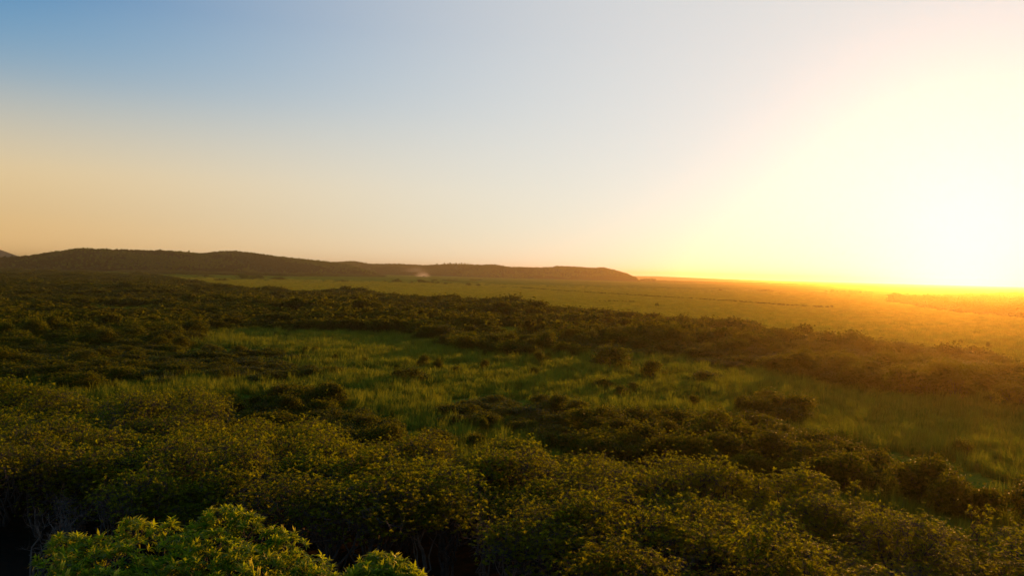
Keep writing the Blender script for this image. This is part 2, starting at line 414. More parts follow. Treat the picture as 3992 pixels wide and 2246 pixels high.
def oak_shrub(seed, Hh=4.6, R=2.6, nros=430, leaf=0.17, lw=0.085, nl=6, mat=None, bark=None, bare=False, lobes=9, flat=0.8, stems_n=6, drop=0.38):
    """multi-stemmed spreading shrub: returns stems mesh, crown mesh"""
    rs = np.random.RandomState(seed)
    # crown surface: dome of lobes
    lob = []
    for k in range(lobes):
        a = rs.rand() * 6.283; rr = math.sqrt(rs.rand()) * R * 0.72
        r = R * (0.30 + 0.22 * rs.rand())
        z = Hh - r * flat - (rr / R) ** 2 * Hh * drop * (0.6 + 0.8 * rs.rand())
        lob.append((rr * math.cos(a), rr * math.sin(a), z, r))
    lob = np.array(lob)
    T = Tubes(); nodes = []; nrad = []
    for k in range(stems_n):
        L = lob[k % lobes]
        a0 = rs.rand() * 6.283; base = np.array([0.25 * math.cos(a0), 0.25 * math.sin(a0), -0.25])
        tip = np.array([L[0], L[1], L[2]])
        n = 8; p = curve_pts(base, tip, rs, n, 0.07)
        p[:, :2] *= (0.55 + 0.45 * np.linspace(0, 1, n))[:, None]
        rad = np.linspace(0.075 + 0.03 * rs.rand(), 0.022, n)
        T.add(p, rad, 6)
        for i in range(2, n): nodes.append(p[i]); nrad.append(rad[i])
    for L in lob:                                   # limbs into every lobe
        nd = np.array(nodes); tip = L[:3] + rs.normal(size=3) * 0.2
        c = nd[np.argmin(np.linalg.norm(nd - tip, axis=1) + 1.2 * np.maximum(0, nd[:, 2] - tip[2]))]
        p = curve_pts(c, tip, rs, 5, 0.1); T.add(p, np.linspace(0.035, 0.014, 5), 5)
        for i in (2, 3, 4): nodes.append(p[i]); nrad.append(0.02)
        for q in range(5):
            d = rot_rand(rs, 1, 0.35)[0]; e = L[:3] + d * L[3] * 0.75 * np.array([1, 1, flat])
            p = curve_pts(np.array(tip), e, rs, 4, 0.14); T.add(p, np.linspace(0.016, 0.008, 4), 4)
            nodes.append(p[2]); nodes.append(p[3]); nrad += [0.01, 0.01]
    nd = np.array(nodes)
    k = rs.randint(0, lobes, nros); L = lob[k]
    d = rot_rand(rs, nros, 0.45); sh = 0.55 + 0.52 * rs.rand(nros) ** 0.7
    c = L[:, :3] + d * (L[:, 3] * sh)[:, None] * np.array([1, 1, flat])
    c += rs.normal(size=c.shape) * np.array([0.12, 0.12, 0.14])
    out = rs.rand(nros) < 0.16; c[out, 2] += rs.rand(out.sum()) ** 1.5 * 0.85    # shoots sticking out
    c[:, 2] = np.maximum(c[:, 2], 0.4)
    for i in range(nros):
        j = np.argmin(((nd - c[i]) ** 2).sum(1) + 0.5 * np.maximum(0, nd[:, 2] - c[i, 2]))
        p = curve_pts(nd[j], c[i], rs, 3, 0.12, -0.05); T.add(p, [0.009, 0.007, 0.004], 3)
        if bare:
            for q in range(2):
                e = c[i] + rot_rand(rs, 1, 0.5)[0] * 0.3; T.add(curve_pts(p[1], e, rs, 3, 0.1), [0.006, 0.004, 0.002], 3)
    stems = T.mesh('stems', bark)
    if bare: return stems, None
    ax = d * 0.45 + np.array([0, 0, 0.9]) + rs.normal(size=d.shape) * 0.3; ax /= np.linalg.norm(ax, axis=1)[:, None]
    V, F, tint = rosettes(c, ax, rs, nl, leaf, lw, 0.3, (0.45, 1.3))
    crown = make_mesh('crown', V, F, tint, mats=[mat])
    return stems, crown

def bush(seed, Hh=3.6, R=2.6, nleaf=2600, leaf=0.26, mat=None, bark=None, lobes=14, stems=True, spiky=0.16, skirt=0.55, aspect=0.85):
    """dense rounded bush of many leafy lobes reaching close to the ground"""
    rs = np.random.RandomState(seed)
    lob = []
    for k in range(lobes):
        a = rs.rand() * 6.283; q = math.sqrt(rs.rand()); rr = q * R * 0.75
        r = R * (0.24 + 0.2 * rs.rand())
        top = Hh * (1 - 0.55 * q ** 2.2 * (0.6 + 0.7 * rs.rand()))
        lob.append((rr * math.cos(a), rr * math.sin(a), max(top - r * aspect, r * 0.35), r))
    lob = np.array(lob)
    w = lob[:, 3] ** 2; k = rs.choice(lobes, nleaf, p=w / w.sum()); L = lob[k]
    d = rot_rand(rs, nleaf, 0.3); sh = 0.45 + 0.68 * rs.rand(nleaf) ** 0.7
    c = L[:, :3] + d * (L[:, 3] * sh)[:, None] * np.array([1, 1, aspect])
    low = rs.rand(nleaf) < skirt * 0.35; c[low, 2] *= rs.rand(low.sum())
    sp = rs.rand(nleaf) < spiky; c[sp, 2] += rs.rand(sp.sum()) ** 1.6 * Hh * 0.28
    c[:, 2] = np.maximum(c[:, 2], 0.12)
    nn = rot_rand(rs, nleaf, 0.7); nn = nn + d * 0.5; nn /= np.linalg.norm(nn, axis=1)[:, None]
    t, b = frame(nn, rs); s = leaf * (0.6 + 0.8 * rs.rand(nleaf))
    V, F = leaf_quads(c, t, b, nn, s, s * 0.62, 0.2)
    tint = np.repeat(np.clip(rs.rand(lobes)[k] * 0.55 + rs.rand(nleaf) * 0.45, 0, 1), 5)
    crown = make_mesh('crown', V, F, tint, mats=[mat])
    if not stems: return None, crown
    T = Tubes()
    for L in lob:
        a = rs.rand() * 6.283; base = np.array([0.3 * math.cos(a), 0.3 * math.sin(a), -0.2])
        T.add(curve_pts(base, L[:3], rs, 5, 0.08), np.linspace(0.06, 0.018, 5), 5)
        for q in range(5):
            e = L[:3] + rot_rand(rs, 1, 0.6)[0] * L[3] * 1.05 * np.array([1, 1, aspect])
            T.add(curve_pts(L[:3], e, rs, 3, 0.1), [0.018, 0.012, 0.005], 3)
    return T.mesh('stems', bark), crown

def far_tree(seed, Hh=9.0, R=4.5, nleaf=260, leaf=1.5, mat=None):
    rs = np.random.RandomState(seed); lobes = 7; lob = []
    for k in range(lobes):
        a = rs.rand() * 6.283; rr = math.sqrt(rs.rand()) * R * 0.6
        lob.append((rr * math.cos(a), rr * math.sin(a), Hh * (0.45 + 0.35 * rs.rand()), R * (0.35 + 0.2 * rs.rand())))
    lob = np.array(lob); k = rs.randint(0, lobes, nleaf); L = lob[k]; d = rot_rand(rs, nleaf, 0.3)
    c = L[:, :3] + d * (L[:, 3] * (0.7 + 0.35 * rs.rand(nleaf)))[:, None]
    low = rs.rand(nleaf) < 0.25; c[low, 2] *= rs.rand(low.sum()) 
    nn = rot_rand(rs, nleaf, 0.3) + d * 0.9; nn /= np.linalg.norm(nn, axis=1)[:, None]
    t, b = frame(nn, rs); s = leaf * (0.6 + 0.8 * rs.rand(nleaf))
    V, F = leaf_quads(c - t * s[:, None] * 0.5, t, b, nn, s, s * 0.8, 0.15)
    tint = np.repeat(np.clip(rs.rand(lobes)[k] * 0.5 + rs.rand(nleaf) * 0.5, 0, 1), 5)
    return make_mesh('crown', V, F, tint, mats=[mat])

def reed_tuft(seed, nb, height, spread, width, mat, lean=0.25):
    rs = np.random.RandomState(seed)
    a = rs.rand(nb) * 6.283; r = np.sqrt(rs.rand(nb)) * spread
    base = np.stack([r * np.cos(a), r * np.sin(a), np.full(nb, -0.05)], 1)
    h = height * (0.55 + 0.5 * rs.rand(nb))
    dx = rs.normal(size=(nb, 2)) * lean * h[:, None] * 0.5
    fa = rs.rand(nb) * 6.283; side = np.stack([np.cos(fa), np.sin(fa), np.zeros(nb)], 1) * (width * (0.6 + 0.8 * rs.rand(nb)))[:, None]
    mid = base + np.concatenate([dx * 0.3, (h * 0.6)[:, None]], 1); tip = base + np.concatenate([dx * 1.25, h[:, None]], 1)
    V = np.stack([base - side * 0.5, base + side * 0.5, mid - side * 0.45, mid + side * 0.45, tip], 1).reshape(-1, 3)
    bs = (np.arange(nb) * 5)[:, None]
    q = bs + np.array([[0, 1, 3, 2]]); t3 = bs + np.array([[2, 3, 4]])
    tint = np.repeat(rs.rand(nb), 5)
    return make_mesh('reeds', V, [q, t3], tint, mats=[mat])

# ------------------------------------------------------------------ scattering of what nobody could count
def scatter(name, pts, rotz, scl, var, meshes, label, cat):
    n = len(pts)
    me = bpy.data.meshes.new(name); me.vertices.add(n); me.vertices.foreach_set('co', np.asarray(pts, np.float32).ravel())
    for nm, ty, arr in (('rz', 'FLOAT', rotz), ('var', 'INT', var)):
        at = me.attributes.new(nm, ty, 'POINT'); at.data.foreach_set('value', np.asarray(arr, np.float32 if ty == 'FLOAT' else np.int32))
    at = me.attributes.new('scl', 'FLOAT_VECTOR', 'POINT'); at.data.foreach_set('vector', np.asarray(scl, np.float32).ravel())
    ob = link(name, me)
    ng = bpy.data.node_groups.new(name, 'GeometryNodeTree')
    ng.interface.new_socket('Geometry', in_out='INPUT', socket_type='NodeSocketGeometry')
    ng.interface.new_socket('Geometry', in_out='OUTPUT', socket_type='NodeSocketGeometry')
    N, Lk = ng.nodes, ng.links
    gi = N.new('NodeGroupInput'); go = N.new('NodeGroupOutput'); jn = N.new('GeometryNodeJoinGeometry')
    def attr(nm, ty):
        a = N.new('GeometryNodeInputNamedAttribute'); a.data_type = ty; a.inputs['Name'].default_value = nm
        return a.outputs['Attribute']
    rz = attr('rz', 'FLOAT'); sc = attr('scl', 'FLOAT_VECTOR'); vr = attr('var', 'INT')
    cx = N.new('ShaderNodeCombineXYZ'); Lk.new(rz, cx.inputs['Z'])
    for k, ms in enumerate(meshes):
        src = bpy.data.objects.new(name + '_source', ms)
        oi = N.new('GeometryNodeObjectInfo'); oi.transform_space = 'ORIGINAL'; oi.inputs['Object'].default_value = src
        oi.inputs['As Instance'].default_value = True
        cp = N.new('FunctionNodeCompare'); cp.data_type = 'INT'; cp.operation = 'EQUAL'
        Lk.new(vr, cp.inputs[2]); cp.inputs[3].default_value = k
        ip = N.new('GeometryNodeInstanceOnPoints')
        Lk.new(gi.outputs[0], ip.inputs['Points']); Lk.new(cp.outputs[0], ip.inputs['Selection'])
        Lk.new(oi.outputs['Geometry'], ip.inputs['Instance']); Lk.new(cx.outputs[0], ip.inputs['Rotation']); Lk.new(sc, ip.inputs['Scale'])
        Lk.new(ip.outputs[0], jn.inputs[0])
    Lk.new(jn.outputs[0], go.inputs[0])
    md = ob.modifiers.new('scatter', 'NODES'); md.node_group = ng
    tag(ob, label, cat, kind='stuff')
    return ob

# ------------------------------------------------------------------ where the scrub stands (outlines traced as places on the marsh)
def poly(pts): return np.array(pts, float) * S
def inside(pg, x, y):
    r = np.zeros(len(x), bool); n = len(pg); j = n - 1
    for i in range(n):
        xi, yi = pg[i]; xj, yj = pg[j]
        c = ((yi > y) != (yj > y)) & (x < (xj - xi) * (y - yi) / (yj - yi + 1e-12) + xi)
        r ^= c; j = i
    return r
BAND = poly([(-300, 676), (0, 677), (200, 682), (350, 692), (440, 702), (520, 714), (600, 722), (680, 730), (740, 734), (820, 731), (900, 731), (1000, 748), (1100, 748),
             (1250, 763), (1400, 774), (1560, 788), (1720, 806), (1780, 808), (1870, 810), (1920, 832), (2020, 848), (2140, 860), (2300, 884), (2420, 882), (2575, 905), (2900, 950),
             (2900, 1060), (2575, 1012), (2400, 992), (2200, 962), (2040, 947), (1950, 922), (1800, 907), (1700, 882), (1500, 876), (1300, 880), (1150, 860), (1040, 830),
             (900, 822), (760, 822), (640, 812), (520, 822), (490, 832), (500, 852), (420, 868), (560, 872), (690, 874), (790, 886), (830, 905), (885, 918), (860, 932),
             (700, 934), (500, 938), (340, 938), (240, 934), (215, 948), (0, 950), (-300, 940)])
HOLES = [poly([(150, 778), (250, 768), (430, 756), (445, 764), (330, 774), (170, 784)]),
         poly([(470, 786), (520, 780), (570, 788), (520, 796)]),
         poly([(1160, 786), (1230, 780), (1290, 790), (1220, 798)]),
         poly([(170, 700), (330, 697), (350, 701), (200, 705)])]
ROW_C = poly([(478, 1024), (560, 990), (700, 984), (850, 992), (930, 1035), (1040, 1062), (1130, 1084), (1110, 1112), (800, 1098), (560, 1066)])
ROW_D = poly([(1112, 1010), (1200, 985), (1350, 1000), (1430, 1022), (1500, 1034), (1640, 1024), (1900, 1062), (2060, 1085), (2200, 1112), (2470, 1172), (2600, 1215), (2750, 1260),
              (2750, 1330), (2575, 1300), (2200, 1215), (1700, 1160), (1560, 1140), (1420, 1112), (1300, 1050), (1200, 1056)])
ROW_E = poly([(1880, 1008), (1950, 1002), (2040, 1010), (2050, 1030), (1960, 1034), (1880, 1030)])
RIGHT = poly([(2245, 752), (2300, 746), (2400, 745), (2500, 742), (2700, 748), (2700, 800), (2575, 792), (2450, 783), (2330, 770)])
FOOT = poly([(300, 680), (480, 682), (700, 688), (960, 691), (960, 694.5), (700, 692), (480, 688), (330, 685)])
TREELINE = poly([(1610, 704.5), (1700, 706), (1850, 709.5), (2000, 713), (2200, 720), (2200, 722), (2000, 715.5), (1850, 712), (1700, 708.5), (1610, 707.5)])
MASK = [BAND, ROW_C, ROW_D, ROW_E, RIGHT, FOOT, TREELINE]
def thicket_edge(x): return 76 - 0.45 * np.clip(x, -90, 60) + 5 * np.sin(x * 0.13) + 3 * np.sin(x * 0.31 + 1)
def in_scrub(x, y, zc=2.2):
    px, py = project(np.stack([x, y, ground_z(x, y) + zc], 1))
    amp = np.clip(9000.0 / np.hypot(x, y), 3, 60)
    py = py + amp * 0.7 * fbm(x / 9, y / 9, 3); px = px + 2.5 * amp * fbm(x / 9 + 50, y / 9, 3)
    m_ = np.zeros(len(x), int)
    for k, pg in enumerate(MASK): m_ = np.where(inside(pg, px, py), k + 1, m_)
    for hpg in HOLES: m_ = np.where(inside(hpg, px, py), 0, m_)
    m_ = np.where((m_ > 0) & (y < thicket_edge(x) + 2), 0, m_)
    return m_

def polar_points(d0, d1, step_fn, seed, half=0.62):
    """jittered points over the view sector, spacing grows with distance"""
    rs = np.random.RandomState(seed); X = []; d = d0
    while d < d1:
        s = step_fn(d); n = int(2 * half * d / s)
        a = -half + (np.arange(n) + rs.rand()) * (2 * half / n) + rs.normal(size=n) * 0.3 * s / d
        dd = d + rs.normal(size=n) * 0.33 * s
        X.append(np.stack([dd * np.sin(a), dd * np.cos(a), np.full(n, s)], 1)); d += s
    return np.concatenate(X)

# mid-distance bushes ---------------------------------------------------
ALD = [bush(100 + k, Hh=3.4 + 0.5 * (k % 3), R=2.7, nleaf=2800, leaf=0.26, mat=M_ALDER, bark=M_BARK, lobes=13 + k) for k in range(5)]
FARB = [bush(200 + k, Hh=3.6, R=3.0, nleaf=800, leaf=0.55, mat=M_FAR, stems=False, lobes=13)[1] for k in range(5)]
P = polar_points(84, 4200, lambda d: 2.6 + 0.011 * min(d, 1800), 11)
mk = in_scrub(P[:, 0], P[:, 1])
rs = np.random.RandomState(21)
dens = fbm(P[:, 0] / 30, P[:, 1] / 30, 3)
keep = (mk > 0) & ((dens > -0.10) | (mk > 1)) & ((mk != 7) | (dens > 0.02)) & ((mk != 3) | (P[:, 0] < 34) | (dens > -0.02))
P = P[keep]; mk = mk[keep]
D_ = np.hypot(P[:, 0], P[:, 1]); order = np.argsort(D_); P = P[order]; mk = mk[order]; D_ = D_[order]
hgt = 1.0 + 2.1 * fbm(P[:, 0] / 42 + 40, P[:, 1] / 42, 3) + rs.normal(size=len(P)) * 0.12
hgt = np.clip(hgt * np.where((mk == 2) | (mk == 3), 0.82, np.where(mk == 5, 1.4, 1.15)), 0.45, 2.4)
LAB = {1: ('dark green alder bush in the scrub belt behind the reed meadow', 'alder bushes of the scrub belt'),
       2: ('low brown-green bush in the clump between reed meadow and near thicket', 'bushes of the low clump by the thicket'),
       3: ('dark bush in the long row dividing the reed meadow from the near thicket', 'bushes of the long row before the meadow'),
       4: ('small dark bush in the short row out on the reed meadow', 'bushes of the short row on the meadow'),
       5: ('hazy bush in the sunlit scrub on the open plain', 'hazy bushes on the plain')}
def place_bush(k, x, y, rz, sc, label, group, name='alder_bush', cat='bush'):
    st, cr_ = ALD[k % len(ALD)]
    e = link(name, None, None, (x, y, float(ground_z(x, y))), rz, sc); tag(e, label, cat, group)
    e.empty_display_size = 0.3
    link('stems', st, e); link('crown', cr_, e)
    return e
NIND = 230
def row_label(m_, x, y):
    if m_ == 3:
        qx, qy = project(np.array([[x, y, 2.0]]))
        if qx[0] < 2150: return ('dark bush in the long row, at its end by the low clump', 'long row, end by the low clump')
        if qx[0] < 2700: return ('dark bush in the middle of the long row behind the thicket rim', 'long row, middle behind the thicket rim')
        if qx[0] < 3300: return ('brown-lit bush in the long row behind the tall saplings', 'long row, behind the saplings')
        return ('orange-lit bush in the sunward end of the long row', 'long row, sunward end')
    if m_ == 1:
        qx, qy = project(np.array([[x, y, 2.0]]))
        if qx[0] < 1450: return ('dark alder bush in the block of scrub jutting into the reed meadow', 'alder bushes jutting into the meadow')
        if qx[0] > 2900: return ('orange-hazed alder bush in the sunward part of the scrub belt', 'alder bushes of the sunward belt')
    return LAB[m_]
for i in range(min(NIND, len(P))):
    s = P[i, 2] / 3.6
    place_bush(i * 7 % 5, P[i, 0], P[i, 1], 0.2 + 0.5 * rs.normal() + math.pi * (rs.rand() < 0.5), (s * (0.85 + 0.8 * rs.rand()), s * (0.75 + 0.4 * rs.rand()), hgt[i]), *row_label(int(mk[i]), P[i, 0], P[i, 1]))
R_ = P[NIND:]
if len(R_):
    near = R_[:, 2] < 5.4
    n = len(R_); s = R_[:, 2] / 3.6
    scl = np.stack([s * (0.8 + 1.2 * rs.rand(n)), s * (0.7 + 0.5 * rs.rand(n)), hgt[NIND:] * (0.92 + 0.15 * rs.normal(size=n))], 1)
    pts = np.stack([R_[:, 0], R_[:, 1], ground_z(R_[:, 0], R_[:, 1])], 1)
    meshes = [c for _, c in ALD] + FARB
    var = np.where(near, rs.randint(0, 5, n), 5 + rs.randint(0, 5, n))
    scatter('scrub', pts, 0.2 + 0.45 * rs.normal(size=n) + np.pi * (rs.rand(n) < 0.5), scl, var, meshes, 'wide belt of dark green scrub across the marsh', 'scrub')
print('bushes', len(P))

# lone bushes on the meadow and the plain: place, width and height in photograph pixels -----------------
LONE = [
    (2385, 1440, 190, 90, 'tall round-topped bush standing alone on the reed meadow'),
    (2545, 1480, 120, 62, 'rounded bush on the reed meadow below the tall round-topped one'),
    (2350, 1525, 95, 48, 'open leafy bush on the reed meadow beside the long row'),
    (2470, 1530, 80, 40, 'small ragged bush on the meadow between two rounder bushes'),
    (1590, 1495, 150, 60, 'low dark bush alone in the middle of the reed meadow'),
    (2750, 1500, 160, 50, 'low spreading bush on the meadow in front of the scrub belt'),
    (1830, 1360, 80, 40, 'small yellow-green bush at the meadow edge by the scrub belt'),
    (1250, 1300, 60, 40, 'small bush at the far end of the reed meadow'),
    (1720, 1330, 160, 62, 'bush with bare upright twigs at the meadow edge'),
    (2230, 1465, 60, 26, 'tiny bush half sunk in the reeds'),
]
PLAIN = [(965, 1088, 100, 22), (1085, 1090, 70, 15), (870, 1095, 45, 9), (800, 1080, 60, 10), (1170, 1079, 32, 7), (1336, 1098, 54, 9), (1548, 1100, 37, 13),
         (1502, 1099, 14, 5), (1606, 1104, 14, 6), (1647, 1102, 46, 12), (1684, 1105, 20, 9), (1707, 1106, 20, 8), (1757, 1094, 70, 6), (1693, 1094, 25, 6),
         (1738, 1108, 24, 5), (1758, 1108, 10, 5), (1857, 1093, 50, 6), (1826, 1114, 24, 11), (1865, 1116, 20, 9), (1962, 1122, 30, 4), (2561, 1197, 18, 15),
         (2807, 1133, 18, 6), (2980, 1135, 60, 6), (3243, 1200, 14, 9), (3310, 1140, 190, 10)]
def lone(px, py, w, h, label, group=None, name='bush', zf=0.0):
    p = ground_at(px, py, 0.0); d = p.y / FPX
    k = rs.randint(0, 5); Wm = w * d; Hm = max(h * d, 1.2)
    st, cr_ = ALD[k]
    if Wm > 2.2 * Hm and Wm > 14:
        e = link(name, None, None, (p.x, p.y, float(ground_z(p.x, p.y))), 0, None); tag(e, label, 'bush', group)
        n = int(Wm / (1.6 * Hm)) + 2
        for j in range(n):                       # one spreading clump of several stools
            f = (j + 0.5) / n - 0.5; hs = (0.55 + 0.5 * rs.rand()) * (1 - 1.0 * abs(f))
            c = link('crown', ALD[rs.randint(0, 5)][1], e, (f * Wm, rs.normal() * Hm, 0), rs.rand() * 6.28)
            c.scale = (Hm * 0.36, Hm * 0.36, Hm / 3.6 * hs * 1.2)
        return e
    e = link(name, None, None, (p.x, p.y, float(ground_z(p.x, p.y))), rs.rand() * 6.28, (Wm / 5.4, Wm / 5.4, Hm / 3.6))
    tag(e, label, 'bush', group); link('stems', st, e); link('crown', cr_, e)
    return e
for a in LONE: lone(*a)
Q = polar_points(80, 330, lambda d: 5 + 0.02 * d, 71, half=0.55)
mq = in_scrub(Q[:, 0], Q[:, 1], 1.0); dq = fbm(Q[:, 0] / 25 + 9, Q[:, 1] / 25, 3)
Q = Q[(mq == 0) & (Q[:, 1] > thicket_edge(Q[:, 0]) + 4) & (dq > 0.06) & (rs.rand(len(Q)) < 0.6)]
print('meadow bushes', len(Q))
for x_, y_, s_ in Q:
    f_ = 0.28 + 0.4 * rs.rand() ** 1.5
    place_bush(rs.randint(0, 5), x_, y_, rs.rand() * 6.28, (f_ * 1.2, f_ * 1.2, 0.45 + 0.35 * rs.rand()), 'small low bush half hidden among the meadow reeds', 'small bushes among the reeds')
for (px, py, w, h) in PLAIN:
    lone(px, py, w, h, 'dark bush standing alone on the open golden plain before the hills' if px < 2400 else 'hazy bush standing alone on the plain towards the low sun',
         'lone bushes on the open plain' if px < 2400 else 'lone hazy bushes towards the sun', name='lone_bush')

# near thicket ------------------------------------------------------------
OAK = [oak_shrub(300 + k, Hh=5.6 + 0.4 * (k % 4), R=2.9, nros=[620, 560, 520, 680, 460, 600][k], flat=[0.62, 0.7, 0.6, 0.8, 0.7, 0.6][k], lobes=[16, 20, 14, 22, 18, 24][k], leaf=[0.17, 0.18, 0.20, 0.15, 0.17, 0.16][k],
                 lw=[0.075, 0.08, 0.09, 0.065, 0.07, 0.075][k], nl=6, mat=M_OAK, bark=M_BARK, drop=[0.5, 0.4, 0.6, 0.35, 0.5, 0.4][k]) for k in range(6)]
BARE = [oak_shrub(350 + k, Hh=4.2, R=2.3, nros=90, mat=M_OAK, bark=M_DEAD, bare=True, lobes=7) for k in range(3)]
P = polar_points(25, 130, lambda d: 3.4, 31, half=0.64)
ed = thicket_edge(P[:, 0])
P = P[P[:, 1] < ed]
qx, qy = project(np.stack([P[:, 0], P[:, 1], ground_z(P[:, 0], P[:, 1]) + 5.0], 1))
dfront = np.interp(qx, [0, 1200, 2100, 2700, 3300], [50, 48, 45, 34, 26])
P = P[(qx > -180) & (qx < 4170) & (qy < 2300) & (P[:, 1] > dfront)]
ed = thicket_edge(P[:, 0])
# the bright tree stands alone at the left; keep its place free
TREE = (-8.2, 19.5)
print('thicket', len(P))
bare_spots = [ground_at(px_, py_, z_) for px_, py_, z_ in [(1900, 2110, 5.5), (2030, 2150, 5.5), (260, 2080, 5), (420, 2060, 5), (130, 2200, 5), (2250, 2040, 6), (2930, 2130, 6.5), (1120, 2060, 5), (1250, 2020, 5), (1650, 2090, 5), (2700, 2200, 6.5), (2120, 2010, 6), (1980, 2220, 5.5), (1450, 2040, 5), (2480, 2120, 6.5), (3250, 2100, 6.5), (3500, 2180, 6.5), (2330, 2190, 6)]]
cnt = 0
for i in range(len(P)):
    x, y = P[i, :2]
    nb_ = min((math.hypot(x - b.x, y - b.y), k) for k, b in enumerate(bare_spots))
    sc = 1.05 + 0.3 * rs.rand(); hz = float(np.clip(1.0 + 0.5 * fbm(np.array([x / 13]), np.array([y / 13]), 2)[0] + 0.10 * rs.normal(), 0.7, 1.4)); hz *= float(np.interp(x, [5, 25], [1.0, 0.82]))
    rim = ed[i] - y < 7
    if nb_[0] < 1.5: continue
    right = x > 14
    if rim: lab = ('leafy shrub on the far rim of the near thicket, crown against darker scrub', 'shrubs on the rim of the near thicket')
    elif right: lab = ('glinting leafy shrub in the near thicket on the sunward side', 'sunward shrubs of the near thicket')
    elif math.hypot(x + 6.6, y - 17.4) < 13: lab = ('dark leafy shrub in the deep shade right behind the bright narrow-leaved tree', 'shaded shrubs behind the bright tree')
    elif nb_[0] < 4.8: lab = ('leafy shrub crowding round a bare grey-branched shrub in the thicket', 'leafy shrubs round the bare ones')
    elif x < -22: lab = ('yellow-green shrub on the high shoulder of the thicket away from the sun', 'shrubs on the high shoulder of the thicket')
    elif ed[i] - y < 16: lab = ('sunlit leafy shrub in the rows just inside the thicket rim', 'shrubs just inside the thicket rim')
    else: lab = ('broad leafy shrub inside the dense dark thicket on the near slope', 'shrubs inside the near thicket')
    e = link('oak_shrub', None, None, (x, y, float(ground_z(x, y))), rs.rand() * 6.28, (sc, sc, hz)); tag(e, lab[0], 'shrub', lab[1]); e.empty_display_size = 0.3
    st, cr_ = OAK[rs.randint(0, 6)]
    link('stems', st, e); link('crown', cr_, e); cnt += 1
for b in bare_spots:
    e = link('bare_shrub', None, None, (b.x, b.y, float(ground_z(b.x, b.y))), rs.rand() * 6.28, (1.0, 1.0, 1.12)); tag(e, 'leafless shrub of pale grey branches among the leafy thicket', 'shrub', 'bare shrubs in the thicket')
    link('stems', BARE[rs.randint(0, 3)][0], e)
SAP = [oak_shrub(370 + k, Hh=5.6, R=0.8, nros=75, lobes=7, leaf=0.18, lw=0.08, mat=M_OAK, bark=M_BARK, stems_n=2, drop=0.9) for k in range(3)]
for i, (px_, py_) in enumerate([(2770, 1830), (2905, 1815), (2955, 1830), (3080, 1850), (3150, 1815), (3330, 1840), (3420, 1930), (3860, 1900), (3800, 1955), (3600, 1990), (960, 1640), (1090, 1665), (2040, 1735), (1560, 1700), (120, 1500), (330, 1530), (560, 1580), (760, 1625), (1280, 1690), (1420, 1700), (1760, 1725), (1900, 1740), (2230, 1760), (2360, 1775), (2520, 1790), (2640, 1815), (1050, 1760), (680, 1700), (1850, 1800), (2450, 1860), (1350, 1780), (3000, 1960)]):
    b = ground_at(px_, py_, 7.0)
    e = link('sapling', None, None, (b.x, b.y, float(ground_z(b.x, b.y))), rs.rand() * 6.28, (1, 1, 1.05 + 0.2 * rs.rand())); tag(e, 'slender leafy sapling sticking up above the thicket canopy', 'sapling', 'saplings above the thicket')
    st, cr_ = SAP[i % 3]; link('stems', st, e); link('crown', cr_, e)
print('oak', cnt)

